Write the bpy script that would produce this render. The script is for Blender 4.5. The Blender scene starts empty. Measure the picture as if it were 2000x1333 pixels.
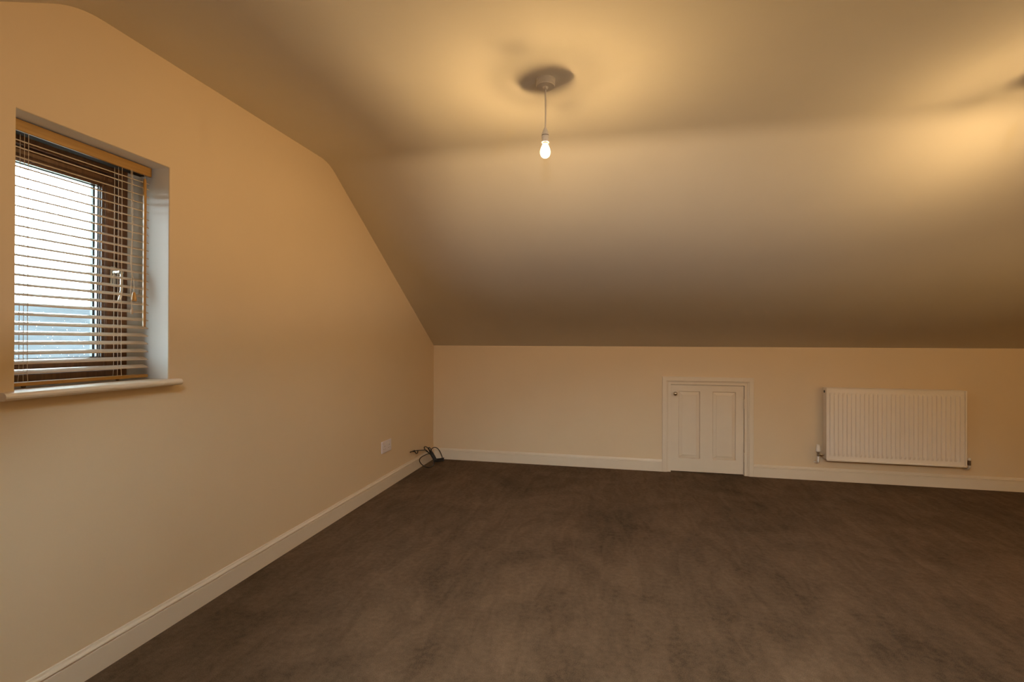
import bpy, bmesh, math, random
from mathutils import Vector, Matrix

random.seed(7)
S = bpy.context.scene
C = S.collection

# ------------------------------------------------------------------ camera
F_PX = 946.2
cam_data = bpy.data.cameras.new('camera')
cam = bpy.data.objects.new('camera', cam_data)
C.objects.link(cam)
cam_data.sensor_fit = 'HORIZONTAL'
cam_data.sensor_width = 36.0
cam_data.lens = F_PX / 2000.0 * 36.0
cam_data.clip_start = 0.02
cam_data.clip_end = 2000
yaw, pitch, roll = 0.21154, 0.00251, 0.00383
Fv = Vector((-math.sin(yaw) * math.cos(pitch), math.cos(yaw) * math.cos(pitch), math.sin(pitch)))
Rv = Vector((math.cos(yaw), math.sin(yaw), 0))
Uv = Rv.cross(Fv)
R2 = Rv * math.cos(roll) + Uv * math.sin(roll)
U2 = -Rv * math.sin(roll) + Uv * math.cos(roll)
m = Matrix((R2, U2, -Fv)).transposed().to_4x4()
m.translation = Vector((0, 0, 1.2))
cam.matrix_world = m
S.camera = cam

# ------------------------------------------------------------------ world (overcast daylight)
SKY = (0.86, 0.96, 1.0)
SKY_STRENGTH = 22.0
w = bpy.data.worlds.new('overcast_sky')
S.world = w
w.use_nodes = True
wn = w.node_tree.nodes
bg = wn['Background']
bg.inputs[0].default_value = (*SKY, 1)
bg.inputs[1].default_value = SKY_STRENGTH

# ------------------------------------------------------------------ colour management
vs = S.view_settings
vs.view_transform = 'Standard'
vs.look = 'None'
vs.exposure = 0.0
vs.gamma = 1.0
vs.use_curve_mapping = False
S.cycles.use_denoising = True
S.cycles.max_bounces = 12
S.cycles.diffuse_bounces = 6
S.cycles.adaptive_threshold = 0.02
S.cycles.transparent_max_bounces = 16
S.cycles.sample_clamp_indirect = 3.0
S.cycles.caustics_reflective = False
S.cycles.caustics_refractive = False

BULB_COL = (1.0, 0.61, 0.235)
BULB_W = 12000.0          # filament radiance
FILL_LAMP_W = 235000.0  # added fill lamps, out of view
COOL_FILL_W = 170000.0
SPOT_W = 105.0  # added fill spot near the camera
EMITTER_W = 110000.0          # radiance of the emitter added inside the pendant bulbs

# ------------------------------------------------------------------ room dimensions
XL, XR = -1.840, 4.60            # gable walls
YB, YF = 4.722, -0.550           # knee walls
ZK, ZC = 1.164, 2.373            # knee wall height, flat ceiling height
YC1, YC2 = 2.842, 1.330          # ceiling creases
WY1, WY2, WZ1, WZ2 = 1.1565, 1.6896, 1.040, 1.930   # window opening in the left wall

# ------------------------------------------------------------------ materials
MATS = {}


def nt(name):
    mt = bpy.data.materials.new(name)
    mt.use_nodes = True
    n = mt.node_tree
    return mt, n, n.nodes, n.links, n.nodes['Principled BSDF']


def simple(name, col, rough=0.5, metal=0.0, var=0.06, scale=30.0, bump=0.0, bscale=200.0,
           coat=0.0, stretch=(1, 1, 1), spec=0.5):
    """Principled with procedural colour variation and fine relief."""
    mt, t, n, l, b = nt(name)
    tc = n.new('ShaderNodeTexCoord')
    mp = n.new('ShaderNodeMapping')
    mp.inputs['Scale'].default_value = stretch
    l.new(tc.outputs['Object'], mp.inputs[0])
    nz = n.new('ShaderNodeTexNoise')
    nz.inputs['Scale'].default_value = scale
    nz.inputs['Detail'].default_value = 4
    l.new(mp.outputs[0], nz.inputs['Vector'])
    rp = n.new('ShaderNodeValToRGB')
    rp.color_ramp.elements[0].position = 0.3
    rp.color_ramp.elements[1].position = 0.7
    rp.color_ramp.elements[0].color = (*[c * (1 - var) for c in col], 1)
    rp.color_ramp.elements[1].color = (*[min(1, c * (1 + var)) for c in col], 1)
    l.new(nz.outputs[0], rp.inputs[0])
    l.new(rp.outputs[0], b.inputs['Base Color'])
    b.inputs['Roughness'].default_value = rough
    b.inputs['Metallic'].default_value = metal
    b.inputs['Specular IOR Level'].default_value = spec
    b.inputs['Coat Weight'].default_value = coat
    b.inputs['Coat Roughness'].default_value = 0.15
    if bump:
        nb = n.new('ShaderNodeTexNoise')
        nb.inputs['Scale'].default_value = bscale
        nb.inputs['Detail'].default_value = 3
        l.new(mp.outputs[0], nb.inputs['Vector'])
        bm_ = n.new('ShaderNodeBump')
        bm_.inputs['Strength'].default_value = bump
        bm_.inputs['Distance'].default_value = 0.002
        l.new(nb.outputs[0], bm_.inputs['Height'])
        l.new(bm_.outputs[0], b.inputs['Normal'])
    MATS[name] = mt
    return mt


simple('wall_paint', (0.72, 0.585, 0.415), 0.75, var=0.012, scale=3, bump=0.12, bscale=240, spec=0.3)
simple('ceiling_paint', (0.86, 0.85, 0.83), 0.8, var=0.012, scale=3, bump=0.12, bscale=220, spec=0.3)
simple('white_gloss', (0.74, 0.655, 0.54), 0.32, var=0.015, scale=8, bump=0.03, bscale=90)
simple('reveal_paint', (0.86, 0.87, 0.86), 0.6, var=0.01, scale=4)
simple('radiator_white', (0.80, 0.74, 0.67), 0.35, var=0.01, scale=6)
simple('white_plastic', (0.78, 0.76, 0.74), 0.35, var=0.01, scale=20)
simple('socket_plastic', (0.74, 0.70, 0.76), 0.35, var=0.01, scale=20)
simple('dark_gap', (0.02, 0.018, 0.016), 0.6)
simple('black_rubber', (0.012, 0.011, 0.012), 0.45, var=0.1, scale=60)
simple('chrome', (0.75, 0.74, 0.72), 0.22, 1.0, var=0.02)
simple('brass', (0.55, 0.42, 0.24), 0.25, 1.0, var=0.03)
simple('knob_metal', (0.60, 0.55, 0.47), 0.2, 1.0, var=0.03)
simple('cord', (0.60, 0.50, 0.40), 0.8, var=0.08, scale=400)
simple('spacer_metal', (0.10, 0.125, 0.14), 0.6)
simple('headrail_steel', (0.035, 0.025, 0.02), 0.85, spec=0.2)
simple('plug_brown', (0.10, 0.06, 0.04), 0.5)


def wood(name, c1, c2, rough, axis, coat=0.3, scale=14):
    mt, t, n, l, b = nt(name)
    tc = n.new('ShaderNodeTexCoord')
    mp = n.new('ShaderNodeMapping')
    st = [scale, scale, scale]
    st[axis] = scale * 0.06
    mp.inputs['Scale'].default_value = st
    l.new(tc.outputs['Object'], mp.inputs[0])
    nz = n.new('ShaderNodeTexNoise')
    nz.inputs['Scale'].default_value = 6
    nz.inputs['Detail'].default_value = 6
    nz.inputs['Distortion'].default_value = 0.6
    l.new(mp.outputs[0], nz.inputs['Vector'])
    rp = n.new('ShaderNodeValToRGB')
    rp.color_ramp.elements[0].position = 0.32
    rp.color_ramp.elements[1].position = 0.68
    rp.color_ramp.elements[0].color = (*c1, 1)
    rp.color_ramp.elements[1].color = (*c2, 1)
    l.new(nz.outputs[0], rp.inputs[0])
    l.new(rp.outputs[0], b.inputs['Base Color'])
    b.inputs['Roughness'].default_value = rough
    b.inputs['Coat Weight'].default_value = coat
    b.inputs['Coat Roughness'].default_value = 0.18
    MATS[name] = mt


wood('oak', (0.30, 0.145, 0.022), (0.42, 0.225, 0.045), 0.35, 1)
wood('oak_upright', (0.34, 0.165, 0.028), (0.46, 0.25, 0.055), 0.35, 2)
wood('slat_wood', (0.64, 0.53, 0.42), (0.73, 0.62, 0.51), 0.30, 1, coat=0.9)
wood('brown_frame', (0.085, 0.032, 0.012), (0.15, 0.062, 0.024), 0.32, 2, coat=0.2)


def carpet():
    mt, t, n, l, b = nt('carpet')
    tc = n.new('ShaderNodeTexCoord')
    big = n.new('ShaderNodeTexNoise')
    big.inputs['Scale'].default_value = 1.7
    big.inputs['Detail'].default_value = 5
    big.inputs['Roughness'].default_value = 0.62
    big.inputs['Distortion'].default_value = 0.9
    l.new(tc.outputs['Object'], big.inputs['Vector'])
    # brushed pile: streaks left by a vacuum cleaner
    mp = n.new('ShaderNodeMapping')
    mp.inputs['Scale'].default_value = (3.2, 0.9, 1)
    mp.inputs['Rotation'].default_value = (0, 0, math.radians(24))
    l.new(tc.outputs['Object'], mp.inputs[0])
    st = n.new('ShaderNodeTexNoise')
    st.inputs['Scale'].default_value = 3.0
    st.inputs['Detail'].default_value = 4
    st.inputs['Distortion'].default_value = 1.4
    l.new(mp.outputs[0], st.inputs['Vector'])
    fine = n.new('ShaderNodeTexNoise')
    fine.inputs['Scale'].default_value = 260
    fine.inputs['Detail'].default_value = 3
    l.new(tc.outputs['Object'], fine.inputs['Vector'])
    mid = n.new('ShaderNodeTexNoise')
    mid.inputs['Scale'].default_value = 42
    mid.inputs['Detail'].default_value = 4
    l.new(tc.outputs['Object'], mid.inputs['Vector'])

    def madd(a, f, c):
        x = n.new('ShaderNodeMath')
        x.operation = 'MULTIPLY_ADD'
        l.new(a, x.inputs[0])
        x.inputs[1].default_value = f
        if isinstance(c, float):
            x.inputs[2].default_value = c
        else:
            l.new(c, x.inputs[2])
        return x.outputs[0]
    crisp = n.new('ShaderNodeValToRGB')            # edges where the pile changes direction
    crisp.color_ramp.elements[0].position = 0.44
    crisp.color_ramp.elements[1].position = 0.56
    l.new(st.outputs[0], crisp.inputs[0])
    v = madd(big.outputs[0], 0.95, -0.27)
    v = madd(st.outputs[0], 0.25, v)
    v = madd(crisp.outputs[0], 0.07, v)
    v = madd(mid.outputs[0], 0.50, v)
    v = madd(fine.outputs[0], 0.75, v)
    rp = n.new('ShaderNodeValToRGB')
    e = rp.color_ramp.elements
    e[0].position = 0.45
    e[0].color = (0.050, 0.031, 0.0175, 1)
    e[1].position = 1.25
    e[1].position = 1.0
    e[1].color = (0.192, 0.125, 0.078, 1)
    sc = n.new('ShaderNodeMath')
    sc.operation = 'MULTIPLY'
    sc.inputs[1].default_value = 0.70
    l.new(v, sc.inputs[0])
    l.new(sc.outputs[0], rp.inputs[0])
    l.new(rp.outputs[0], b.inputs['Base Color'])
    b.inputs['Roughness'].default_value = 0.95
    b.inputs['Specular IOR Level'].default_value = 0.1
    b.inputs['Sheen Weight'].default_value = 0.04
    b.inputs['Sheen Tint'].default_value = (0.9, 0.65, 0.45, 1)
    b.inputs['Sheen Roughness'].default_value = 0.5
    bp = n.new('ShaderNodeBump')
    bp.inputs['Strength'].default_value = 0.7
    bp.inputs['Distance'].default_value = 0.006
    l.new(v, bp.inputs['Height'])
    l.new(bp.outputs[0], b.inputs['Normal'])
    MATS['carpet'] = mt


carpet()


def glass_mat():
    mt, t, n, l, b = nt('pane_glass')
    n.remove(b)
    out = n['Material Output']
    tr = n.new('ShaderNodeBsdfTransparent')
    tr.inputs[0].default_value = (0.93, 0.97, 0.97, 1)
    gl = n.new('ShaderNodeBsdfGlossy')
    gl.inputs['Roughness'].default_value = 0.02
    fr = n.new('ShaderNodeFresnel')
    fr.inputs[0].default_value = 1.45
    mx = n.new('ShaderNodeMixShader')
    l.new(fr.outputs[0], mx.inputs[0])
    l.new(tr.outputs[0], mx.inputs[1])
    l.new(gl.outputs[0], mx.inputs[2])
    l.new(mx.outputs[0], out.inputs[0])
    MATS['pane_glass'] = mt
    # raindrops
    mt, t, n, l, b = nt('raindrop')
    nz = n.new('ShaderNodeTexNoise')
    nz.inputs['Scale'].default_value = 300
    b.inputs['Base Color'].default_value = (0.95, 0.97, 1, 1)
    b.inputs['Roughness'].default_value = 0.05
    b.inputs['IOR'].default_value = 1.33
    b.inputs['Transmission Weight'].default_value = 1.0
    MATS['raindrop'] = mt
    # bulb envelope: lightly frosted glass that glows from the filament inside
    mt, t, n, l, b = nt('bulb_glass')
    n.remove(b)
    out = n['Material Output']
    tr = n.new('ShaderNodeBsdfTransparent')
    em = n.new('ShaderNodeEmission')
    em.inputs[0].default_value = (1.0, 0.80, 0.48, 1)
    em.inputs[1].default_value = 9.0
    mx = n.new('ShaderNodeMixShader')
    mx.inputs[0].default_value = 0.30
    l.new(tr.outputs[0], mx.inputs[1])
    l.new(em.outputs[0], mx.inputs[2])
    l.new(mx.outputs[0], out.inputs[0])
    MATS['bulb_glass'] = mt
    mt.cycles.emission_sampling = 'NONE'
    # filament
    mt, t, n, l, b = nt('filament_glow')
    n.remove(b)
    out = n['Material Output']
    em = n.new('ShaderNodeEmission')
    em.inputs[0].default_value = (*BULB_COL, 1)
    em.inputs[1].default_value = BULB_W
    l.new(em.outputs[0], out.inputs[0])
    MATS['filament_glow'] = mt
    mt2 = mt.copy()
    mt2.name = 'emitter_glow'
    mt2.node_tree.nodes['Emission'].inputs[1].default_value = EMITTER_W
    MATS['emitter_glow'] = mt2
    mt4 = mt2.copy()
    mt4.name = 'emitter_glow_dim'  # weaker emitter, dimmed to spare the slope close beside it
    mt4.node_tree.nodes['Emission'].inputs[1].default_value = EMITTER_W * 0.72
    MATS['emitter_glow_dim'] = mt4
    mt3 = mt.copy()
    mt3.name = 'fill_glow'
    mt3.node_tree.nodes['Emission'].inputs[1].default_value = FILL_LAMP_W
    MATS['fill_glow'] = mt3
    mt5 = mt.copy()
    mt5.name = 'cool_fill_glow'
    mt5.node_tree.nodes['Emission'].inputs[0].default_value = (1.0, 0.88, 0.76, 1)
    mt5.node_tree.nodes['Emission'].inputs[1].default_value = COOL_FILL_W
    MATS['cool_fill_glow'] = mt5
    mt, t, n, l, b = nt('opal_glass')
    n.remove(b)
    df = n.new('ShaderNodeBsdfDiffuse')
    df.inputs[0].default_value = (0.85, 0.83, 0.8, 1)
    tr = n.new('ShaderNodeBsdfTransparent')
    mx = n.new('ShaderNodeMixShader')
    mx.inputs[0].default_value = 0.42
    l.new(df.outputs[0], mx.inputs[1])
    l.new(tr.outputs[0], mx.inputs[2])
    l.new(mx.outputs[0], n['Material Output'].inputs[0])
    MATS['opal_glass'] = mt


glass_mat()


def hill_mat():
    mt, t, n, l, b = nt('hillside')
    tc = n.new('ShaderNodeTexCoord')
    nz = n.new('ShaderNodeTexNoise')
    nz.inputs['Scale'].default_value = 0.09
    nz.inputs['Detail'].default_value = 8
    nz.inputs['Roughness'].default_value = 0.7
    l.new(tc.outputs['Object'], nz.inputs['Vector'])
    rp = n.new('ShaderNodeValToRGB')
    rp.color_ramp.elements[0].position = 0.38
    rp.color_ramp.elements[1].position = 0.62
    rp.color_ramp.elements[0].color = (0.028, 0.032, 0.035, 1)
    rp.color_ramp.elements[1].color = (0.038, 0.043, 0.047, 1)
    l.new(nz.outputs[0], rp.inputs[0])
    l.new(rp.outputs[0], b.inputs['Base Color'])
    b.inputs['Roughness'].default_value = 1
    b.inputs['Specular IOR Level'].default_value = 0
    MATS['hillside'] = mt


hill_mat()

# ------------------------------------------------------------------ mesh helpers


def root_of(o):
    while o.parent:
        o = o.parent
    return o


def obj(name, bm, mat, parent=None, smooth=False, origin=None):
    """Link a bmesh given in world coordinates as ONE mesh object."""
    bmesh.ops.recalc_face_normals(bm, faces=bm.faces)
    off = Vector((0, 0, 0))
    if parent is not None:
        off = Vector(root_of(parent).location)
    elif origin is not None:
        off = Vector(origin)
    for v in bm.verts:
        v.co -= off
    me = bpy.data.meshes.new(name)
    bm.to_mesh(me)
    bm.free()
    if smooth:
        for f in me.polygons:
            f.use_smooth = True
    me.materials.append(MATS[mat])
    o = bpy.data.objects.new(name, me)
    C.objects.link(o)
    if parent is not None:
        o.parent = parent
    elif origin is not None:
        o.location = off
    return o


def tag(o, label=None, cat=None, group=None, kind=None):
    if label:
        o['label'] = label
    if cat:
        o['category'] = cat
    if group:
        o['group'] = group
    if kind:
        o['kind'] = kind
    return o


def thing(name, loc, label, cat, group=None, kind=None):
    o = bpy.data.objects.new(name, None)
    o.empty_display_size = 0.05
    C.objects.link(o)
    o.location = loc
    return tag(o, label, cat, group, kind)


def copy_tree(o, parent=None):
    c = o.copy()
    C.objects.link(c)
    c.parent = parent
    for ch in list(o.children):
        copy_tree(ch, c)
    return c


def new():
    return bmesh.new()


def box(bm, x0, x1, y0, y1, z0, z1, bevel=0.0, seg=1):
    vs_ = [bm.verts.new((x, y, z)) for x in (x0, x1) for y in (y0, y1) for z in (z0, z1)]
    q = [(0, 1, 3, 2), (4, 6, 7, 5), (0, 4, 5, 1), (2, 3, 7, 6), (0, 2, 6, 4), (1, 5, 7, 3)]
    fs = [bm.faces.new([vs_[i] for i in f]) for f in q]
    if bevel:
        es = list({e for f in fs for e in f.edges})
        bmesh.ops.bevel(bm, geom=es, offset=bevel, segments=seg, affect='EDGES', profile=0.6)
    return bm


def lathe(bm, prof, c, axis='z', n=24, caps=True):
    """prof: list of (radius, height) along the axis from point c."""
    rings = []
    for r, hgt in prof:
        ring = []
        for k in range(n):
            a = 2 * math.pi * k / n
            u, v_ = r * math.cos(a), r * math.sin(a)
            if axis == 'z':
                p = (c[0] + u, c[1] + v_, c[2] + hgt)
            elif axis == 'y':
                p = (c[0] + u, c[1] + hgt, c[2] + v_)
            else:
                p = (c[0] + hgt, c[1] + u, c[2] + v_)
            ring.append(bm.verts.new(p))
        rings.append(ring)
    for a, b in zip(rings[:-1], rings[1:]):
        for k in range(n):
            bm.faces.new((a[k], a[(k + 1) % n], b[(k + 1) % n], b[k]))
    if caps:
        bm.faces.new(rings[0])
        bm.faces.new(rings[-1])
    return bm


def tube(bm, pts, r, n=8, closed=False, sub=1):
    pts = [Vector(p) for p in pts]
    if sub > 1:                                     # Catmull-Rom smoothing
        q = []
        N = len(pts)
        rng = range(N) if closed else range(N - 1)
        for i in rng:
            p0 = pts[(i - 1) % N] if closed or i > 0 else pts[0]
            p1, p2 = pts[i], pts[(i + 1) % N]
            p3 = pts[(i + 2) % N] if closed or i + 2 < N else pts[-1]
            for k in range(sub):
                t = k / sub
                q.append(0.5 * ((2 * p1) + (-p0 + p2) * t + (2 * p0 - 5 * p1 + 4 * p2 - p3) * t * t +
                                (-p0 + 3 * p1 - 3 * p2 + p3) * t ** 3))
        if not closed:
            q.append(pts[-1])
        pts = q
    rings = []
    N = len(pts)
    ref = None
    for i in range(N):
        a = pts[(i - 1) % N] if closed or i else pts[i]
        b = pts[(i + 1) % N] if closed or i < N - 1 else pts[i]
        d = (b - a).normalized()
        if ref is None:
            ref = d.orthogonal().normalized()
        ref = (ref - d * ref.dot(d)).normalized()
        s = d.cross(ref)
        rings.append([bm.verts.new(pts[i] + ref * r * math.cos(2 * math.pi * k / n) + s * r * math.sin(2 * math.pi * k / n))
                      for k in range(n)])
    pairs = list(zip(rings[:-1], rings[1:]))
    if closed:
        pairs.append((rings[-1], rings[0]))
    for a, b in pairs:
        for k in range(n):
            bm.faces.new((a[k], a[(k + 1) % n], b[(k + 1) % n], b[k]))
    if not closed:
        bm.faces.new(rings[0])
        bm.faces.new(rings[-1])
    return bm


def extrude_profile(bm, prof, a, b, mapf):
    """prof: closed 2D outline; mapf(u, v, t) -> 3D; between t=a and t=b."""
    A = [bm.verts.new(mapf(u, v, a)) for u, v in prof]
    B = [bm.verts.new(mapf(u, v, b)) for u, v in prof]
    n = len(prof)
    for k in range(n):
        bm.faces.new((A[k], A[(k + 1) % n], B[(k + 1) % n], B[k]))
    bm.faces.new(A)
    bm.faces.new(B)
    return bm


def rect_frame(bm, ax, a0, a1, b0, b1, wd, d0, d1, bevel=0.0):
    """A rectangular ring. ax='x': ring in the y-z plane, depth along x; ax='y': in x-z, depth along y."""
    for (p0, p1, q0, q1) in ((a0, a0 + wd, b0, b1), (a1 - wd, a1, b0, b1),
                             (a0 + wd, a1 - wd, b0, b0 + wd), (a0 + wd, a1 - wd, b1 - wd, b1)):
        if ax == 'x':
            box(bm, d0, d1, p0, p1, q0, q1, bevel)
        else:
            box(bm, p0, p1, d0, d1, q0, q1, bevel)
    return bm


# ------------------------------------------------------------------ structure: floor, ceiling, walls
bm = new()
box(bm, XL - 0.3, XR + 0.1, YF - 0.1, YB + 0.3, -0.06, 0.0)
tag(obj('floor', bm, 'carpet'), 'brown fitted carpet covering the whole attic floor', 'floor', kind='structure')


def fillet(p, q, r_, R, n=8):
    """points rounding corner q between p and r_."""
    p, q, r_ = Vector(p), Vector(q), Vector(r_)
    d1, d2 = (p - q).normalized(), (r_ - q).normalized()
    ang = d1.angle(d2)
    t = R / math.tan(ang / 2)
    a, b = q + d1 * t, q + d2 * t
    c = q + (d1 + d2).normalized() * (R / math.sin(ang / 2))
    out = []
    for k in range(n + 1):
        s = k / n
        v = ((a - c) * (1 - s) + (b - c) * s)
        out.append(c + v.normalized() * R)
    return out


k0, k1 = (YB, ZK), (YC1, ZC)
k2, k3 = (YC2, ZC), (YF, ZK)
RW_Y0, RW_Y1 = -0.10, 0.90                         # roof windows added for daylight along the rear slope (by y)


def rear_slope(y):
    return ZC - (YC2 - y) * (ZC - ZK) / (YC2 - YF)


prof = [Vector(k0)] + fillet(k0, k1, k2, 0.30) + fillet(k1, k2, k3, 0.30) + \
    [Vector((RW_Y1, rear_slope(RW_Y1))), Vector((RW_Y0, rear_slope(RW_Y0))), Vector(k3)]
i_hole = len(prof) - 3
RWX = [(-0.95, -0.53), (0.55, 1.10)]
xs = [XL, RWX[0][0], RWX[0][1], RWX[1][0], RWX[1][1], XR]
bm = new()
grid = [[bm.verts.new((x, p.x, p.y)) for x in xs] for p in prof]
for i in range(len(prof) - 1):
    for j in range(len(xs) - 1):
        if i == i_hole and j in (1, 3):
            continue
        bm.faces.new((grid[i][j], grid[i][j + 1], grid[i + 1][j + 1], grid[i + 1][j]))
ceil = obj('ceiling', bm, 'ceiling_paint')
for f in ceil.data.polygons:
    f.use_smooth = abs(f.normal.z) > 0.5
ceil.data.update()
if ceil.data.polygons[10].normal.z > 0:
    ceil.data.flip_normals()
sm = ceil.modifiers.new('thickness', 'SOLIDIFY')
sm.thickness = 0.16
sm.offset = -1
tag(ceil, 'white attic ceiling, flat in the middle and sloping down on both sides', 'ceiling', kind='structure')

# left gable wall with the window opening
bm = new()
yA, yZ, zA, zZ = YF - 0.2, YB + 0.3, -0.06, 2.62
ys = [yA, WY1, WY2, yZ]
zs = [zA, WZ1 - 0.025, WZ2, zZ]
XO = XL - 0.34
fr = {}
for key, x in (('i', XL), ('o', XO)):
    fr[key] = [[bm.verts.new((x, y, z)) for z in zs] for y in ys]
    for i in range(3):
        for j in range(3):
            if i == 1 and j == 1:
                continue
            g = fr[key]
            bm.faces.new((g[i][j], g[i + 1][j], g[i + 1][j + 1], g[i][j + 1]))
hole = [(1, 1), (2, 1), (2, 2), (1, 2)]
for a, b in zip(hole, hole[1:] + hole[:1]):
    bm.faces.new((fr['i'][a[0]][a[1]], fr['i'][b[0]][b[1]], fr['o'][b[0]][b[1]], fr['o'][a[0]][a[1]]))
outer = [(0, j) for j in range(4)] + [(i, 3) for i in (1, 2, 3)] + [(3, j) for j in (2, 1, 0)] + [(i, 0) for i in (2, 1)]
for a, b in zip(outer, outer[1:] + outer[:1]):
    bm.faces.new((fr['i'][a[0]][a[1]], fr['i'][b[0]][b[1]], fr['o'][b[0]][b[1]], fr['o'][a[0]][a[1]]))
bm.edges.ensure_lookup_table()
es = [e for e in bm.edges if all(abs(v.co.x - XL) < 1e-6 and WY1 - 1e-6 <= v.co.y <= WY2 + 1e-6 and
                                 WZ1 - 0.026 <= v.co.z <= WZ2 + 1e-6 for v in e.verts)]
bmesh.ops.bevel(bm, geom=es, offset=0.004, segments=3, affect='EDGES', profile=0.5)
wl = obj('wall_left', bm, 'wall_paint')
# the plastered reveal is painted white
wl.data.materials.append(MATS['reveal_paint'])
for f in wl.data.polygons:
    c = f.center
    if XO < c.x < XL - 0.006 and WY1 - 0.01 < c.y < WY2 + 0.01 and WZ1 - 0.05 < c.z < WZ2 + 0.01:
        f.material_index = 1
tag(wl, 'cream painted gable wall holding the small window', 'wall', kind='structure')

# back knee wall with the hatch opening
DX0, DX1, DZ1 = 0.5025, 1.133, 0.810              # door leaf
HX0, HX1, HZ1 = 0.478, 1.158, 0.836               # structural opening
bm = new()
box(bm, XL - 0.34, HX0, YB, YB + 0.12, 0, ZK + 0.02)
box(bm, HX1, XR, YB, YB + 0.12, 0, ZK + 0.02)
box(bm, HX0, HX1, YB, YB + 0.12, HZ1, ZK + 0.02)
bmesh.ops.remove_doubles(bm, verts=bm.verts, dist=1e-5)
tag(obj('wall_back', bm, 'wall_paint'), 'low cream knee wall with the hatch door and radiator', 'wall', kind='structure')

bm = new()
box(bm, XL, XR, YF - 0.12, YF, 0, ZK + 0.02)
tag(obj('wall_front', bm, 'wall_paint'), 'low cream knee wall opposite the hatch door', 'wall', kind='structure')
bm = new()
box(bm, XR, XR + 0.12, YF - 0.2, YB + 0.12, 0, 2.62)
tag(obj('wall_right', bm, 'wall_paint'), 'cream gable wall at the far end opposite the window', 'wall', kind='structure')

# skirting boards: flat board, a scored line, an ogee top
SK = [(0, 0), (0.0165, 0), (0.0165, 0.0842), (0.0155, 0.0850), (0.0085, 0.0855), (0.0085, 0.0895), (0.0155, 0.0905), (0.0160, 0.0916), (0.0152, 0.0945),
      (0.0125, 0.0985), (0.0085, 0.1015), (0.0070, 0.1050), (0.0062, 0.1085), (0, 0.1100)]
bm = new()
extrude_profile(bm, SK, YF, YB, lambda u, v, t: (XL + u, t, v))
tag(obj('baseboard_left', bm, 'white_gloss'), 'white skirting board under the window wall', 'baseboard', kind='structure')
bm = new()
extrude_profile(bm, SK, XL, 0.424, lambda u, v, t: (t, YB - u, v))
tag(obj('baseboard_back_1', bm, 'white_gloss'), 'white skirting board between the corner and the hatch door', 'baseboard', kind='structure')
bm = new()
extrude_profile(bm, SK, 1.211, XR, lambda u, v, t: (t, YB - u, v))
tag(obj('baseboard_back_2', bm, 'white_gloss'), 'white skirting board below the radiator', 'baseboard', kind='structure')
bm = new()
extrude_profile(bm, SK, XL, XR, lambda u, v, t: (t, YF + u, v))
tag(obj('baseboard_front', bm, 'white_gloss'), 'white skirting board of the opposite knee wall', 'baseboard', kind='structure')
bm = new()
extrude_profile(bm, SK, YF, YB, lambda u, v, t: (XR - u, t, v))
tag(obj('baseboard_right', bm, 'white_gloss'), 'white skirting board of the far gable wall', 'baseboard', kind='structure')

# ------------------------------------------------------------------ window_1
win = thing('window_1', (-2.06, (WY1 + WY2) / 2, WZ1), 'small brown-framed casement window set deep in the cream wall', 'window', kind='structure')
FX0, FX1 = -2.130, -2.055
bm = new()
rect_frame(bm, 'x', WY1, WY2, WZ1, WZ2, 0.038, FX0, FX1, 0.003)
obj('outer_frame', bm, 'brown_frame', win)
sy0, sy1, sz0, sz1 = WY1 + 0.0395, WY2 - 0.0395, WZ1 + 0.0395, WZ2 - 0.0395
bm = new()
rect_frame(bm, 'x', sy0, sy1, sz0, sz1, 0.048, -2.118, -2.060, 0.006)
sash = obj('sash', bm, 'brown_frame', win)
gy0, gy1, gz0, gz1 = sy0 + 0.048, sy1 - 0.048, sz0 + 0.048, sz1 - 0.048
bm = new()                                              # glazing bead, chamfered
rect_frame(bm, 'x', gy0 - 0.004, gy1 + 0.004, gz0 - 0.004, gz1 + 0.004, 0.010, -2.092, -2.070, 0.004)
obj('glazing_bead', bm, 'brown_frame', sash)
bm = new()
rect_frame(bm, 'x', gy0 + 0.004, gy1 - 0.004, gz0 + 0.004, gz1 - 0.004, 0.004, -2.0955, -2.0925)
obj('gasket', bm, 'black_rubber', sash)
bm = new()
box(bm, -2.098, -2.094, gy0 - 0.01, gy1 + 0.01, gz0 - 0.01, gz1 + 0.01)
obj('pane', bm, 'pane_glass', sash)
bm = new()
rect_frame(bm, 'x', gy0 + 0.013, gy1 - 0.013, gz0 - 0.004, gz1 + 0.004, 0.009, -2.112, -2.100)
obj('spacer_bar', bm, 'spacer_metal', sash)
# rain on the pane
bm = new()
for k in range(230):
    y = random.uniform(gy0 + 0.015, gy1 - 0.02)
    z = gz0 + 0.01 + (gz1 - gz0 - 0.02) * random.random() ** 1.3
    r = random.choice((0.0009, 0.0012, 0.0016, 0.0024))
    bmesh.ops.create_icosphere(bm, subdivisions=1, radius=r,
                               matrix=Matrix.Translation((-2.0985, y, z)) @ Matrix.Diagonal((0.5, 1, random.uniform(1, 1.6), 1)))
o = obj('raindrops', bm, 'raindrop', sash, smooth=True)
o['kind'] = 'stuff'
# casement handle
HY = 1.628
bm = new()
box(bm, -2.060, -2.052, HY - 0.013, HY + 0.013, 1.425, 1.510, 0.004, 2)
hd = obj('handle', bm, 'chrome', win)
bm = new()
lathe(bm, [(0.010, 0), (0.009, 0.030), (0.011, 0.034), (0.011, 0.040)], (-2.053, HY, 1.485), 'x', 14)
obj('neck', bm, 'chrome', hd, smooth=False)
bm = new()
tube(bm, [(-2.016, HY, 1.496), (-2.012, HY, 1.482), (-2.011, HY, 1.44), (-2.011, HY - 0.001, 1.40), (-2.015, HY - 0.007, 1.362)], 0.0058, 10, sub=4)
obj('lever', bm, 'chrome', hd, smooth=True)
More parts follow.
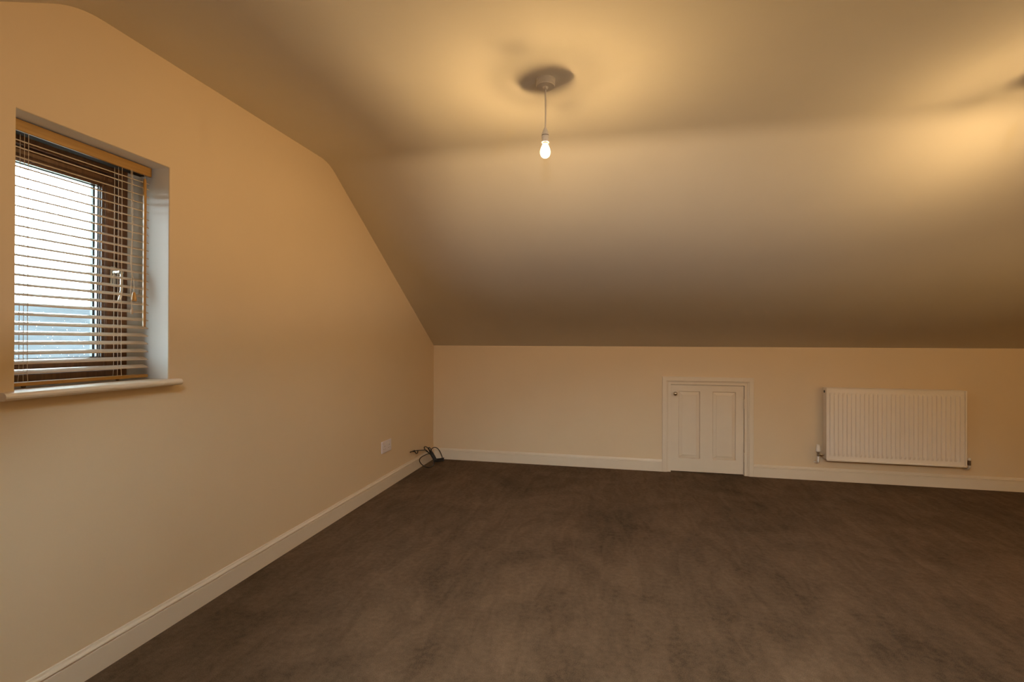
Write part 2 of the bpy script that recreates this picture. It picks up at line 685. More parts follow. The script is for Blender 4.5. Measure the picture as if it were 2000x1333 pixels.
# sill board with rounded nose and horns
bm = new()
box(bm, FX1 - 0.002, XL, WY1, WY2, WZ1 - 0.025, WZ1)
nose = [(XL, WZ1), (-1.806, WZ1), (-1.800, WZ1 - 0.0015), (-1.7955, WZ1 - 0.005), (-1.793, WZ1 - 0.011), (-1.794, WZ1 - 0.017),
        (-1.7975, WZ1 - 0.022), (-1.803, WZ1 - 0.025), (XL, WZ1 - 0.025)]
extrude_profile(bm, nose, 1.106, 1.716, lambda u, v, t: (u, t, v))
obj('window_sill', bm, 'white_gloss', win)

# ------------------------------------------------------------------ roof windows added above the camera side, unseen, to let in daylight
slope_dir = Vector((0, YF - YC2, ZK - ZC)).normalized()
slope_n = Vector((0, 0.541, -0.841))
slope_n = Vector((1, 0, 0)).cross(slope_dir).normalized()
if slope_n.z > 0:
    slope_n = -slope_n
for idx, (x0, x1) in enumerate(RWX):
    base = Vector(((x0 + x1) / 2, RW_Y0, rear_slope(RW_Y0)))
    rw = thing('window_%d' % (idx + 2), base,
               ['added unseen roof window in the slope nearer the gable wall', 'added unseen roof window in the slope farther from the gable wall'][idx], 'window', kind='structure')
    L = (Vector((0, RW_Y1, rear_slope(RW_Y1))) - Vector((0, RW_Y0, rear_slope(RW_Y0)))).length
    up = -slope_dir

    def P(u, v, d, x0=x0):
        b = Vector((x0 + u, RW_Y0, rear_slope(RW_Y0))) + up * v - slope_n * d
        return b

    def pbox(bm, u0, u1, v0, v1, d0, d1):
        vv = [bm.verts.new(P(u, v, d)) for u in (u0, u1) for v in (v0, v1) for d in (d0, d1)]
        for f in [(0, 1, 3, 2), (4, 6, 7, 5), (0, 4, 5, 1), (2, 3, 7, 6), (0, 2, 6, 4), (1, 5, 7, 3)]:
            bm.faces.new([vv[i] for i in f])
    W = x1 - x0
    bm = new()
    pbox(bm, 0, 0.05, 0, L, 0.09, 0.15)
    pbox(bm, W - 0.05, W, 0, L, 0.09, 0.15)
    pbox(bm, 0.05, W - 0.05, 0, 0.05, 0.09, 0.15)
    pbox(bm, 0.05, W - 0.05, L - 0.05, L, 0.09, 0.15)
    obj('frame', bm, 'brown_frame', rw)
    bm = new()
    pbox(bm, 0.04, W - 0.04, 0.04, L - 0.04, 0.12, 0.125)
    obj('pane', bm, 'pane_glass', rw)

# ------------------------------------------------------------------ venetian blind
BY0, BY1 = 1.163, 1.672
SXF = -1.925                                       # room edge of the slats
SW, TILT, ST = 0.035, math.radians(20), 0.0026
bl = thing('venetian_blind', (-1.94, (BY0 + BY1) / 2, 1.046), 'oak venetian blind with lowered slats hanging inside the window recess', 'blind')
bm = new()
box(bm, -1.925, -1.915, BY0 - 0.002, BY1 + 0.004, 1.8885, 1.9265, 0.002)
obj('valance', bm, 'oak', bl)
bm = new()
box(bm, -1.972, -1.927, BY0, BY1, 1.893, 1.929, 0.002)
obj('headrail', bm, 'headrail_steel', bl)
bm = new()
box(bm, -1.961, -1.924, BY0, BY1, 1.0475, 1.0605, 0.003, 2)
rail = obj('bottom_rail', bm, 'oak', bl)
for yy in (1.243, 1.557):
    bm = new()
    lathe(bm, [(0.006, 0), (0.006, -0.005), (0.004, -0.0068)], (-1.940, yy, 1.0475), 'z', 12)
    obj('cord_button', bm, 'plug_brown', rail)
# one slat: gently crowned board, tilted with its room edge lower
bm = new()
NS = 6
top, bot = [], []
for k in range(NS + 1):
    s = (k / NS - 0.5) * SW
    crown = 0.0012 * (1 - (2 * s / SW) ** 2)
    x = -s * math.cos(TILT) + crown * math.sin(TILT)
    z = s * math.sin(TILT) + crown * math.cos(TILT)
    ux, uz = math.sin(TILT) * ST, math.cos(TILT) * ST
    top.append((x + ux, z + uz))
    bot.append((x, z))
outline = top + bot[::-1]
extrude_profile(bm, outline, -(BY1 - BY0) / 2, (BY1 - BY0) / 2, lambda u, v, t: (u, t, v))
slat = obj('slat', bm, 'slat_wood', None)
slat.parent = bl
NSL = 24
SZ = [1.0895 + 0.0325 * k for k in range(NSL)] + [1.860]
for k, z in enumerate(SZ):
    o = slat if k == 0 else slat.copy()
    if k:
        C.objects.link(o)
        o.parent = bl
    o.location = (SXF - SW / 2 * math.cos(TILT) + 1.94, 0, z + 0.004 - 1.046)
XC = SXF - SW / 2 * math.cos(TILT)
dz = SW / 2 * math.sin(TILT)
for yy in (1.243, 1.557):
    bm = new()
    tube(bm, [(SXF + 0.0015, yy, 1.895), (SXF + 0.0015, yy, 1.09), (SXF - 0.001, yy + 0.004, 1.056)], 0.0009, 6)
    tube(bm, [(SXF - SW - 0.0005, yy, 1.895), (SXF - SW - 0.0005, yy, 1.09), (SXF - SW + 0.001, yy - 0.004, 1.056)], 0.0009, 6)
    for z in SZ:
        zc_ = z + 0.004
        tube(bm, [(SXF + 0.0015, yy, zc_ - dz - 0.001), (SXF - SW - 0.0005, yy + 0.004, zc_ + dz - 0.001)], 0.0006, 5)
    obj('ladder_cord', bm, 'cord', bl)
    bm = new()
    tube(bm, [(XC, yy, 1.895), (XC, yy, 1.06)], 0.0008, 6)
    obj('lift_cord', bm, 'cord', bl)
# tilt wand
bm = new()
lathe(bm, [(0.0055, 0), (0.0062, 0.02), (0.0062, 0.59), (0.0045, 0.612)], (-1.906, 1.637, 1.257), 'z', 6)
wand = obj('tilt_wand', bm, 'oak_upright', bl)
bm = new()
tube(bm, [(-1.906, 1.637, 1.866), (-1.906, 1.637, 1.878), (-1.909, 1.637, 1.884), (-1.9135, 1.637, 1.8905)], 0.0012, 6)
obj('wand_hook', bm, 'chrome', wand)
# pull cords with acorn
for nm, pts, zt, r in (
        ('pull_cord', [(-1.9135, 1.585, 1.89), (-1.9105, 1.586, 1.70), (-1.909, 1.587, 1.60), (-1.908, 1.5855, 1.48), (-1.906, 1.592, 1.445), (-1.907, 1.594, 1.39)], 1.372, 0.0098),
        ('pull_cord', [(-1.9135, 1.590, 1.89), (-1.9105, 1.591, 1.70), (-1.909, 1.588, 1.62), (-1.908, 1.580, 1.52), (-1.906, 1.584, 1.47), (-1.906, 1.580, 1.40), (-1.907, 1.586, 1.33)], 1.312, 0.0045)):
    bm = new()
    tube(bm, pts, 0.0010, 6, sub=5)
    pc = obj(nm, bm, 'cord', bl, smooth=True)
    bm = new()
    e = pts[-1]
    hgt = 0.030 if r > 0.006 else 0.022
    lathe(bm, [(r * 0.45, 0.006), (r * 0.7, -0.004), (r, -hgt + 0.006), (r * 0.9, -hgt)], e, 'z', 14)
    obj('tassel', bm, 'oak_upright' if r > 0.006 else 'cord', pc, smooth=False)

# ------------------------------------------------------------------ pendant lamps


def make_pendant(loc, label, axis_ang, glow='emitter_glow'):
    """loc = point on the ceiling."""
    px, py, pz = loc
    t = thing('pendant_light', loc, label, 'light', 'bare pendant lights under the flat ceiling')
    bm = new()
    lathe(bm, [(0.0435, 0), (0.0435, -0.005), (0.0425, -0.006), (0.0420, -0.026), (0.0400, -0.031), (0.013, -0.0325), (0.0105, -0.040), (0.0070, -0.043)], loc, 'z', 40)
    rose = obj('ceiling_rose', bm, 'white_plastic', t)
    bm = new()
    for k in range(40):                                # grip ribs round the rim
        a = 2 * math.pi * k / 40
        x, y = px + 0.0415 * math.cos(a), py + 0.0415 * math.sin(a)
        bmesh.ops.create_cube(bm, size=1, matrix=Matrix.Translation((x, y, pz - 0.0225)) @ Matrix.Rotation(a, 4, 'Z') @ Matrix.Diagonal((0.003, 0.002, 0.009, 1)))
    obj('grip_ribs', bm, 'white_plastic', rose)
    bm = new()
    tube(bm, [(px, py, pz - 0.041), (px + 0.0008, py, pz - 0.13), (px, py, pz - 0.222)], 0.0032, 10, sub=4)
    obj('flex', bm, 'white_plastic', t, smooth=True)
    bm = new()
    lathe(bm, [(0.0045, -0.214), (0.0065, -0.218), (0.0105, -0.226), (0.0150, -0.238), (0.0168, -0.246), (0.0168, -0.2475)], loc, 'z', 24)
    lh = obj('lampholder', bm, 'white_plastic', t)
    bm = new()
    lathe(bm, [(0.0155, -0.2472), (0.0162, -0.2478), (0.0162, -0.2502), (0.0155, -0.2508)], loc, 'z', 24)
    obj('seam_ring', bm, 'plug_brown', lh)
    bm = new()
    lathe(bm, [(0.0172, -0.2505), (0.0172, -0.256), (0.0160, -0.258), (0.0160, -0.279)], loc, 'z', 24)
    obj('skirt', bm, 'white_plastic', lh)
    bm = new()
    lathe(bm, [(0.0112, -0.262), (0.0112, -0.284)], loc, 'z', 20)
    obj('bulb_cap', bm, 'brass', t)
    bm = new()
    lathe(bm, [(0.0105, -0.2835), (0.0118, -0.288), (0.0165, -0.297), (0.0212, -0.309), (0.0235, -0.320), (0.0225, -0.331), (0.0180, -0.341), (0.0105, -0.347), (0.0030, -0.3495)], loc, 'z', 24)
    b = obj('bulb', bm, 'bulb_glass', t, smooth=True)
    # incandescent coil lying across the bulb
    bm = new()
    d = Vector((math.sin(axis_ang), math.cos(axis_ang), 0))
    c = Vector((px, py, pz - 0.317))
    tube(bm, [c - d * 0.0075, c + d * 0.0075], 0.0012, 6)
    obj('filament', bm, 'filament_glow', b)
    bm = new()                                         # added emitter, throws the bulb's light sideways
    lathe(bm, [(0.0020, 0.0), (0.0020, -0.005)], (px, py, pz - 0.3195), 'z', 10, caps=False)
    obj('side_emitter', bm, glow, b)
    bm = new()                                         # added discs that cut its light upward and downward
    lathe(bm, [(0.0050, 0.0006), (0.0050, 0.0)], (px, py, pz - 0.3195), 'z', 16)
    lathe(bm, [(0.0056, -0.005), (0.0056, -0.0056)], (px, py, pz - 0.3195), 'z', 10)
    obj('light_baffle', bm, 'white_plastic', b)
    return t


make_pendant((-0.312, 2.145, ZC), 'bare lit bulb on a white flex in the middle of the flat ceiling', math.radians(18))
make_pendant((1.854, 2.542, ZC), 'bare lit bulb on a white flex above the radiator side of the room', math.radians(-40), 'emitter_glow_dim')

# ------------------------------------------------------------------ spotlight added behind the camera as unseen fill, in place of a flash
SPOT = Vector((-0.04, 0.20, 1.62))
sp = thing('fill_spot', (SPOT.x, SPOT.y - 0.115, rear_slope(SPOT.y - 0.115)), 'added unseen spotlight fixed to the opposite roof slope', 'light')
sdir = Vector((math.sin(math.radians(0)) * math.cos(math.radians(-22)), math.cos(math.radians(0)) * math.cos(math.radians(-22)), math.sin(math.radians(-22))))
q = sdir.to_track_quat('Z', 'Y').to_matrix().to_4x4()
bm = new()
lathe(bm, [(0.030, 0), (0.034, 0.008), (0.034, 0.060), (0.022, 0.085), (0.010, 0.090)], (0, 0, 0), 'z', 24, caps=False)
bm.transform(Matrix.Translation(SPOT + sdir * 0.01) @ q @ Matrix.Rotation(math.pi, 4, 'X'))
head = obj('lamp_head', bm, 'white_plastic', sp)
bm = new()
mount = Vector((SPOT.x, SPOT.y - 0.115, rear_slope(SPOT.y - 0.115)))
tube(bm, [mount, mount + Vector((0, 0.02, -0.02)), SPOT - sdir * 0.06], 0.006, 10, sub=3)
obj('arm', bm, 'white_plastic', sp)
bm = new()
lathe(bm, [(0.035, 0), (0.035, 0.012), (0.030, 0.016)], (0, 0, 0), 'z', 24)
bm.transform(Matrix.Translation(mount) @ slope_n.to_track_quat('Z', 'Y').to_matrix().to_4x4())
obj('back_plate', bm, 'white_plastic', sp)
ld = bpy.data.lights.new('spot_beam', 'SPOT')
ld.energy = SPOT_W
ld.color = (1.0, 0.87, 0.74)
ld.spot_size = math.radians(92)
ld.spot_blend = 1.0
ld.shadow_soft_size = 0.028
lo = bpy.data.objects.new('spot_beam', ld)
C.objects.link(lo)
lo.parent = sp
lo.matrix_basis = Matrix.Translation(SPOT + sdir * 0.012 - Vector(sp.location)) @ (-sdir).to_track_quat('Z', 'Y').to_matrix().to_4x4()

# ------------------------------------------------------------------ fill lamps added out of frame to lift the ambient light


def make_fill_lamp(x, y, h, label, bowl_mat, glow):
    """Added fill uplighter: bulb sitting in a shallow bowl, rim just above the bulb's centre."""
    t = thing('fill_lamp', (x, y, 0), label, 'lamp')
    bm = new()
    lathe(bm, [(0.12, 0.0), (0.12, 0.012), (0.11, 0.018), (0.02, 0.024)], (x, y, 0), 'z', 32)
    obj('base', bm, 'chrome', t)
    bm = new()
    lathe(bm, [(0.009, 0.02), (0.009, h - 0.065)], (x, y, 0), 'z', 14)
    obj('pole', bm, 'chrome', t)
    bm = new()
    lathe(bm, [(0.010, h - 0.075), (0.018, h - 0.070), (0.018, h - 0.045), (0.014, h - 0.042)], (x, y, 0), 'z', 18)
    obj('lampholder', bm, 'white_plastic', t)
    bm = new()
    lathe(bm, [(0.018, h - 0.066), (0.07, h - 0.058), (0.11, h - 0.036), (0.135, h + 0.010)], (x, y, 0), 'z', 40, caps=False)
    obj('bowl', bm, bowl_mat, t, smooth=True)
    bm = new()
    lathe(bm, [(0.0118, h - 0.042), (0.0165, h - 0.032), (0.0235, h - 0.008), (0.0260, h), (0.0235, h + 0.012), (0.012, h + 0.024), (0.003, h + 0.027)], (x, y, 0), 'z', 20)
    b = obj('bulb', bm, 'bulb_glass', t, smooth=True)
    bm = new()
    lathe(bm, [(0.0026, h - 0.004), (0.0026, h + 0.004)], (x, y, 0), 'z', 10)
    obj('filament', bm, glow, b)
    bm = new()                                         # added disc that cuts the bulb's upward light
    lathe(bm, [(0.016, h + 0.0055), (0.016, h + 0.0062)], (x, y, 0), 'z', 20)
    obj('top_baffle', bm, 'chrome', b)


make_fill_lamp(3.20, 1.70, 1.12, 'added unseen fill lamp with an opal glass bowl beside the far gable end', 'opal_glass', 'fill_glow')
make_fill_lamp(1.00, -0.25, 0.98, 'added unseen fill lamp with a white metal bowl under the opposite roof slope', 'white_plastic', 'cool_fill_glow')

# ------------------------------------------------------------------ hatch door
dr = thing('door_1', ((DX0 + DX1) / 2, YB, 0), 'small white two-panel hatch door low in the knee wall', 'door', kind='structure')
AR = [(0, 0), (0.052, 0), (0.052, 0.006), (0.046, 0.0075), (0.0415, 0.011), (0.040, 0.0125), (0.0365, 0.0125), (0.035, 0.0165),
      (0.004, 0.0165), (0, 0.0135)]                    # u from the outer edge inwards, v proud of the wall
AX0, AX1, AZ1 = 0.424, 1.211, 0.887
bm = new()
loops = []
for (mx, my) in ((AX0, 'L0'), (AX0, 'L1'), (AX1, 'R1'), (AX1, 'R0')):
    ring = []
    for u, v in AR:
        x = mx + u if my[0] == 'L' else mx - u
        z = 0 if my[1] == '0' else AZ1 - u
        ring.append(bm.verts.new((x, YB - v, z)))
    loops.append(ring)
for a, b in zip(loops[:-1], loops[1:]):
    n = len(AR)
    for k in range(n):
        bm.faces.new((a[k], a[(k + 1) % n], b[(k + 1) % n], b[k]))
bm.faces.new(loops[0])
bm.faces.new(loops[-1])
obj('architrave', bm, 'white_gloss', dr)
bm = new()                                             # lining
box(bm, HX0, DX0 - 0.002, YB - 0.004, YB + 0.11, 0, HZ1)
box(bm, DX1 + 0.003, HX1, YB - 0.004, YB + 0.11, 0, HZ1)
box(bm, DX0 - 0.002, DX1 + 0.003, YB - 0.004, YB + 0.11, DZ1 + 0.004, HZ1)
obj('door_lining', bm, 'white_gloss', dr)
bm = new()
box(bm, HX0 - 0.05, HX1 + 0.05, YB + 0.115, YB + 0.125, 0, HZ1 + 0.05)
obj('backing_board', bm, 'dark_gap', dr)
# leaf: stiles and rails round two recessed raised-and-fielded panels
LY = YB + 0.010
PZ0, PZ1 = 0.131, 0.752
PANELS = [(0.571, 0.759), (0.868, 1.066)]
bm = new()
lx = [DX0, PANELS[0][0], PANELS[0][1], PANELS[1][0], PANELS[1][1], DX1]
lz = [0.009, PZ0, PZ1, DZ1]
g = [[bm.verts.new((x, LY, z)) for z in lz] for x in lx]
gb = [[bm.verts.new((x, LY + 0.034, z)) for z in lz] for x in lx]
for i in range(5):
    for j in range(3):
        bm.faces.new((gb[i][j], gb[i + 1][j], gb[i + 1][j + 1], gb[i][j + 1]))
        if not (j == 1 and i in (1, 3)):
            bm.faces.new((g[i][j], g[i + 1][j], g[i + 1][j + 1], g[i][j + 1]))
oc = [(i, 0) for i in range(6)] + [(5, 1), (5, 2)] + [(i, 3) for i in range(5, -1, -1)] + [(0, 2), (0, 1)]
for a, b in zip(oc, oc[1:] + oc[:1]):
    bm.faces.new((g[a[0]][a[1]], g[b[0]][b[1]], gb[b[0]][b[1]], gb[a[0]][a[1]]))
for i in (1, 3):
    cor = [g[i][1], g[i + 1][1], g[i + 1][2], g[i][2]]
    x0, x1 = lx[i] + 0.005, lx[i + 1] - 0.005
    inn = [bm.verts.new(c) for c in ((x0, LY + 0.013, PZ0 + 0.005), (x1, LY + 0.013, PZ0 + 0.005), (x1, LY + 0.013, PZ1 - 0.005), (x0, LY + 0.013, PZ1 - 0.005))]
    for k in range(4):
        bm.faces.new((cor[k], cor[(k + 1) % 4], inn[(k + 1) % 4], inn[k]))
    bm.faces.new(inn)
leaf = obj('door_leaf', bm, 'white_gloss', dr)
for (x0, x1) in PANELS:
    bm = new()
    steps = [(0.006, 0.0128), (0.008, 0.0115), (0.030, 0.0030), (0.0325, 0.0012)]
    rings = []
    for ins, dep in steps:
        rings.append([bm.verts.new(c) for c in ((x0 + ins, LY + dep, PZ0 + ins), (x1 - ins, LY + dep, PZ0 + ins),
                                                (x1 - ins, LY + dep, PZ1 - ins), (x0 + ins, LY + dep, PZ1 - ins))])
    for a, b in zip(rings[:-1], rings[1:]):
        for k in range(4):
            bm.faces.new((a[k], a[(k + 1) % 4], b[(k + 1) % 4], b[k]))
    bm.faces.new(rings[-1])
    obj('panel', bm, 'white_gloss', leaf)
bm = new()
lathe(bm, [(0.013, 0), (0.012, -0.004), (0.007, -0.008), (0.0065, -0.014), (0.012, -0.019), (0.0175, -0.026), (0.0178, -0.032), (0.013, -0.038), (0.004, -0.0405)],
      (0.539, LY, 0.728), 'y', 20)
k_ = obj('knob', bm, 'knob_metal', leaf, smooth=True)
for z in (0.607, 0.127):
    bm = new()
    lathe(bm, [(0.0055, 0), (0.0055, 0.085)], (1.1345, YB - 0.0075, z), 'z', 10)
    box(bm, 1.1345, 1.147, YB - 0.0062, YB - 0.0042, z, z + 0.085)
    obj('hinge', bm, 'white_gloss', dr)

# ------------------------------------------------------------------ radiator
RX0, RX1, RZ0, RZ1 = 1.763, 2.790, 0.200, 0.815
RYF, RYK = YB - 0.100, YB - 0.030
rd = thing('radiator', ((RX0 + RX1) / 2, YB - 0.06, RZ0), 'white fluted panel radiator hung on the low knee wall', 'radiator')


def panel_mesh(yf, sgn, thick):
    """Pressed steel panel with vertical flutes; yf = plane of the face towards sgn."""
    bm = new()
    nfl = 30
    x_in0, x_in1 = RX0 + 0.022, RX1 - 0.022
    pitch = (x_in1 - x_in0) / nfl
    xs_ = [(RX0 + 0.004, 0), (RX0 + 0.010, 0)]
    for i in range(nfl):
        b = x_in0 + i * pitch
        for fr_, d in ((0.0, 0), (0.14, 0), (0.24, 1), (0.60, 1), (0.72, 0)):
            xs_.append((b + fr_ * pitch, d))
    xs_ += [(x_in1, 0), (RX1 - 0.010, 0), (RX1 - 0.004, 0)]
    zs_ = [(RZ0, 0.0), (RZ0 + 0.035, 0), (RZ0 + 0.052, 0.8), (RZ0 + 0.062, 1), (RZ1 - 0.062, 1), (RZ1 - 0.052, 0.8), (RZ1 - 0.035, 0), (RZ1 - 0.001, 0)]
    gr = []
    for x, d in xs_:
        gr.append([bm.verts.new((x, yf - sgn * 0.009 * (1 - d * e), z)) for z, e in zs_])
    for i in range(len(xs_) - 1):
        for j in range(len(zs_) - 1):
            bm.faces.new((gr[i][j], gr[i + 1][j], gr[i + 1][j + 1], gr[i][j + 1]))
    ext = bmesh.ops.extrude_face_region(bm, geom=list(bm.faces))
    for v in [e for e in ext['geom'] if isinstance(e, bmesh.types.BMVert)]:
        v.co.y = yf - sgn * thick
    return bm


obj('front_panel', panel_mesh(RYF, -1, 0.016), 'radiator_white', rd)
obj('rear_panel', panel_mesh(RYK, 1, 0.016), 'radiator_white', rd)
for nm, xa, xb in (('side_panel', RX0, RX0 + 0.004), ('side_panel', RX1 - 0.004, RX1)):
    bm = new()
    box(bm, xa, xb, RYF + 0.002, RYK - 0.002, RZ0 + 0.008, RZ1 + 0.003, 0.0015)
    lip0, lip1 = (xa, xb + 0.009) if xa == RX0 else (xa - 0.009, xb)
    box(bm, lip0, lip1, RYF + 0.0005, RYF + 0.0055, RZ0 + 0.008, RZ1 + 0.003, 0.001)
    obj(nm, bm, 'radiator_white', rd)
bm = new()                                             # top grille: two edge bars and cross bars
box(bm, RX0 + 0.003, RX1 - 0.003, RYF + 0.001, RYF + 0.012, RZ1 - 0.003, RZ1 + 0.004, 0.0012)
box(bm, RX0 + 0.003, RX1 - 0.003, RYK - 0.012, RYK - 0.001, RZ1 - 0.003, RZ1 + 0.004, 0.0012)
nb = 60
for k in range(nb):
    x = RX0 + 0.012 + (RX1 - RX0 - 0.024) * k / (nb - 1)
    box(bm, x - 0.003, x + 0.003, RYF + 0.011, RYK - 0.011, RZ1 - 0.001, RZ1 + 0.003)
obj('top_grille', bm, 'radiator_white', rd)
bm = new()
box(bm, RX0 + 0.004, RX1 - 0.004, RYF - 0.0015, RYF + 0.012, RZ0 - 0.006, RZ0 + 0.006, 0.002)
obj('bottom_seam', bm, 'radiator_white', rd)
bm = new()                                             # bleed point, the hole's shade put in as a dark disc
lathe(bm, [(0.0115, 0.0), (0.0115, -0.003), (0.008, -0.0035)], (RX0, YB - 0.060, RZ1 - 0.030), 'x', 16)
obj('bleed_point', bm, 'dark_gap', rd)
for x in (RX0 + 0.12, RX1 - 0.12):
    bm = new()
    box(bm, x - 0.02, x + 0.02, RYK - 0.004, YB - 0.001, RZ0 + 0.10, RZ1 - 0.10, 0.002)
    obj('wall_bracket', bm, 'radiator_white', rd)
# thermostatic valve, left end
VX, VY = 1.713, YB - 0.062
bm = new()
lathe(bm, [(0.010, 0.222), (0.012, 0.226), (0.012, 0.250), (0.015, 0.252), (0.015, 0.262), (0.011, 0.264)], (VX, VY, 0), 'z', 18)
tube(bm, [(VX, VY, 0.236), (RX0 + 0.02, VY, 0.236)], 0.0095, 12)
lathe(bm, [(0.0135, 0), (0.0135, 0.013)], (VX + 0.016, VY, 0.236), 'x', 6)
va = obj('inlet_valve', bm, 'chrome', rd)
bm = new()
lathe(bm, [(0.014, 0.262), (0.0190, 0.268), (0.0195, 0.278), (0.0170, 0.300), (0.0150, 0.318), (0.010, 0.324)], (VX, VY, 0), 'z', 14)
obj('valve_head', bm, 'white_plastic', va)
bm = new()
tube(bm, [(VX, VY, 0.224), (VX, VY, 0.185), (VX, VY + 0.012, 0.170), (VX, VY + 0.03, 0.163), (VX, YB - 0.001, 0.163)], 0.0105, 12, sub=4)
obj('pipe', bm, 'white_plastic', va, smooth=True)
# lockshield valve, right end
VX2 = 2.826
bm = new()
lathe(bm, [(0.009, 0.205), (0.011, 0.210), (0.011, 0.245), (0.009, 0.250)], (VX2, VY, 0), 'z', 16)
tube(bm, [(VX2, VY, 0.230), (RX1 - 0.02, VY, 0.230)], 0.009, 12)
vb = obj('lockshield_valve', bm, 'plug_brown', rd)
bm = new()
lathe(bm, [(0.012, 0.248), (0.0125, 0.252), (0.0115, 0.264), (0.008, 0.267)], (VX2, VY, 0), 'z', 14)
obj('valve_cap', bm, 'white_plastic', vb)
bm = new()
tube(bm, [(VX2, VY, 0.208), (VX2, VY, 0.192), (VX2, VY + 0.010, 0.178), (VX2, VY + 0.03, 0.170), (VX2, YB - 0.001, 0.170)], 0.0095, 12, sub=4)
obj('pipe', bm, 'white_plastic', vb, smooth=True)

# ------------------------------------------------------------------ double socket on the left wall
SY0, SY1, SZ0, SZ1 = 3.582, 3.746, 0.298, 0.393
so = thing('power_socket', (XL, (SY0 + SY1) / 2, SZ0), 'white plastic double power socket low on the cream window wall', 'socket')
bm = new()
box(bm, XL - 0.001, XL + 0.010, SY0, SY1, SZ0, SZ1, 0.004, 3)
obj('faceplate', bm, 'socket_plastic', so)
sw_ = (SY1 - SY0)
for s in (0.25, 0.75):
    yc = SY0 + sw_ * s
    bm = new()
    for (py_, pz_, a, b) in ((0, 0.030, 0.004, 0.008), (-0.012, 0.008, 0.006, 0.004), (0.012, 0.008, 0.006, 0.004)):
        box(bm, XL + 0.0096, XL + 0.0103, yc + py_ - a / 2, yc + py_ + a / 2, SZ0 + 0.020 + pz_, SZ0 + 0.020 + pz_ + b)
    obj('pin_holes', bm, 'dark_gap', so)
    bm = new()
    off = 0.018 if s < 0.5 else -0.018
    box(bm, XL + 0.0095, XL + 0.0135, yc + off - 0.006, yc + off + 0.006, SZ0 + 0.062, SZ0 + 0.083, 0.0015, 2)
    obj('rocker_switch', bm, 'white_plastic', so)

# ------------------------------------------------------------------ coil of cable in the corner
cb = thing('cable_coil', (-1.74, 4.40, 0.0), 'tied coil of thin black cable dumped in the corner on the skirting', 'cable')
CR = 0.0042
lead = [(-1.838, 4.139, 0.189), (-1.812, 4.135, 0.200), (-1.80, 4.214, 0.191), (-1.795, 4.311, 0.173), (-1.79, 4.401, 0.154),
        (-1.780, 4.452, 0.119), (-1.755, 4.480, 0.080), (-1.745, 4.490, 0.055)]
bm = new()
tube(bm, lead, CR, 8, sub=5)
obj('lead', bm, 'black_rubber', cb, smooth=True)
bm = new()
tube(bm, [(-1.800, 4.150, 0.198), (-1.797, 4.179, 0.174), (-1.792, 4.200, 0.172), (-1.797, 4.222, 0.189)], 0.0045, 8, sub=4)
obj('stub', bm, 'black_rubber', cb, smooth=True)
bm = new()
lathe(bm, [(0.004, 0), (0.007, 0.002), (0.007, 0.030), (0.0045, 0.036)], (-1.806, 4.133, 0.200), 'y', 12)
obj('jack', bm, 'black_rubber', cb)
loops_ = [
    [(-1.765, 4.440, 0.110), (-1.765, 4.314, 0.128), (-1.768, 4.216, 0.124), (-1.768, 4.192, 0.101), (-1.765, 4.241, 0.056), (-1.757, 4.310, 0.018),
     (-1.731, 4.340, 0.006), (-1.719, 4.395, 0.006), (-1.730, 4.460, 0.014), (-1.735, 4.480, 0.045)],
    [(-1.752, 4.52, 0.050), (-1.785, 4.54, 0.093), (-1.795, 4.56, 0.129), (-1.768, 4.56, 0.148), (-1.736, 4.56, 0.142), (-1.709, 4.56, 0.113),
     (-1.692, 4.56, 0.078), (-1.682, 4.555, 0.053), (-1.692, 4.55, 0.027), (-1.725, 4.54, 0.016), (-1.748, 4.52, 0.030)],
    [(-1.733, 4.47, 0.056), (-1.770, 4.46, 0.104), (-1.800, 4.43, 0.140), (-1.80, 4.384, 0.176), (-1.80, 4.392, 0.188), (-1.796, 4.438, 0.175), (-1.782, 4.47, 0.139), (-1.754, 4.47, 0.095)],
    [(-1.75, 4.5, 0.053), (-1.787, 4.5, 0.112), (-1.804, 4.5, 0.146), (-1.798, 4.5, 0.159), (-1.782, 4.5, 0.147), (-1.777, 4.5, 0.112), (-1.755, 4.5, 0.068)],
    [(-1.74, 4.48, 0.050), (-1.775, 4.48, 0.105), (-1.792, 4.47, 0.150), (-1.786, 4.46, 0.160), (-1.770, 4.47, 0.120), (-1.748, 4.47, 0.075)],
]
for lp in loops_:
    bm = new()
    tube(bm, lp, CR, 8, closed=True, sub=6)
    obj('loop', bm, 'black_rubber', cb, smooth=True)
bm = new()                                             # dense tied waist of the coil
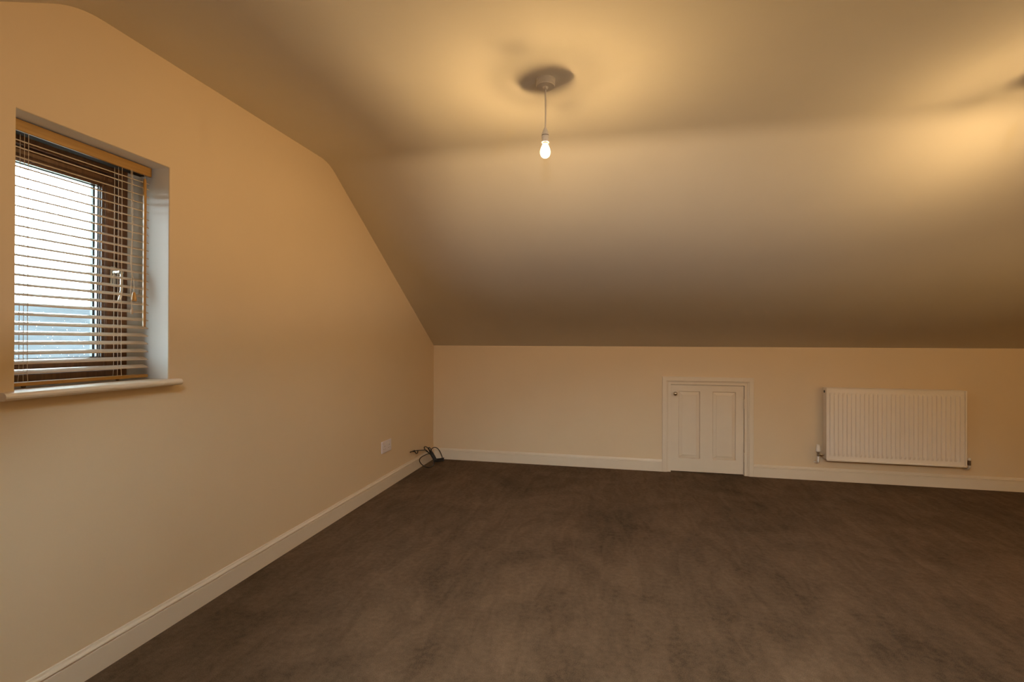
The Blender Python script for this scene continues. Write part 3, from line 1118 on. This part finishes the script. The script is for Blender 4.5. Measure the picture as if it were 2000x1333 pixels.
for k in range(9):
    a = 2 * math.pi * k / 9
    rr = 0.013 if k else 0
    du, dv = rr * math.cos(a), rr * math.sin(a)
    tube(bm, [(-1.775 + du * 0.6, 4.48 + dv, 0.118 + du), (-1.757 + du, 4.485 + dv, 0.092 + du * 0.4), (-1.740 + du, 4.485 + dv, 0.064 + du * 0.4), (-1.726 + du, 4.485 + dv, 0.040)], 0.0048, 8, sub=3)
obj('bundle', bm, 'black_rubber', cb, smooth=True)
bm = new()                                             # flat bundle of strands lying across the floor
for dz_, dy in ((0.010, 0), (0.019, 0.006), (0.028, 0.002), (0.036, 0.008), (0.012, 0.016)):
    tube(bm, [(-1.752, 4.50 + dy, 0.012 + dz_), (-1.715, 4.502 + dy, 0.012 + dz_), (-1.675, 4.505 + dy, 0.018 + dz_), (-1.648, 4.508 + dy, 0.024 + dz_)], 0.0048, 8, sub=3)
obj('bundle', bm, 'black_rubber', cb, smooth=True)

# ------------------------------------------------------------------ outside the window
bm = new()
bmesh.ops.create_grid(bm, x_segments=1, y_segments=1, size=600, matrix=Matrix.Translation((0, 0, -4.6)))
simple('field', (0.30, 0.31, 0.27), 1.0, var=0.15, scale=0.2, spec=0.0)
tag(obj('ground', bm, 'field'), 'rough grey-green field outside far below the window', 'ground', kind='structure')
bm = new()
NX, NY = 24, 60
vv = []
for i in range(NX + 1):
    row = []
    for j in range(NY + 1):
        x = -130 - 170 * i / NX
        y = -40 + 520 * j / NY
        s = i / NX
        ridge = 20.5 - 0.030 * y + 2.2 * math.sin(y * 0.045) + 1.1 * math.sin(y * 0.13 + 1)
        z = -5 + (ridge + 5) * math.sin(min(1, s * 1.25) * math.pi / 2) ** 1.5 + random.uniform(-0.7, 0.7)
        row.append(bm.verts.new((x, y, z)))
    vv.append(row)
for i in range(NX):
    for j in range(NY):
        bm.faces.new((vv[i][j], vv[i + 1][j], vv[i + 1][j + 1], vv[i][j + 1]))
tag(obj('hillside', bm, 'hillside', smooth=True), 'pale misty hillside seen through the wet window pane', 'hill', kind='structure')
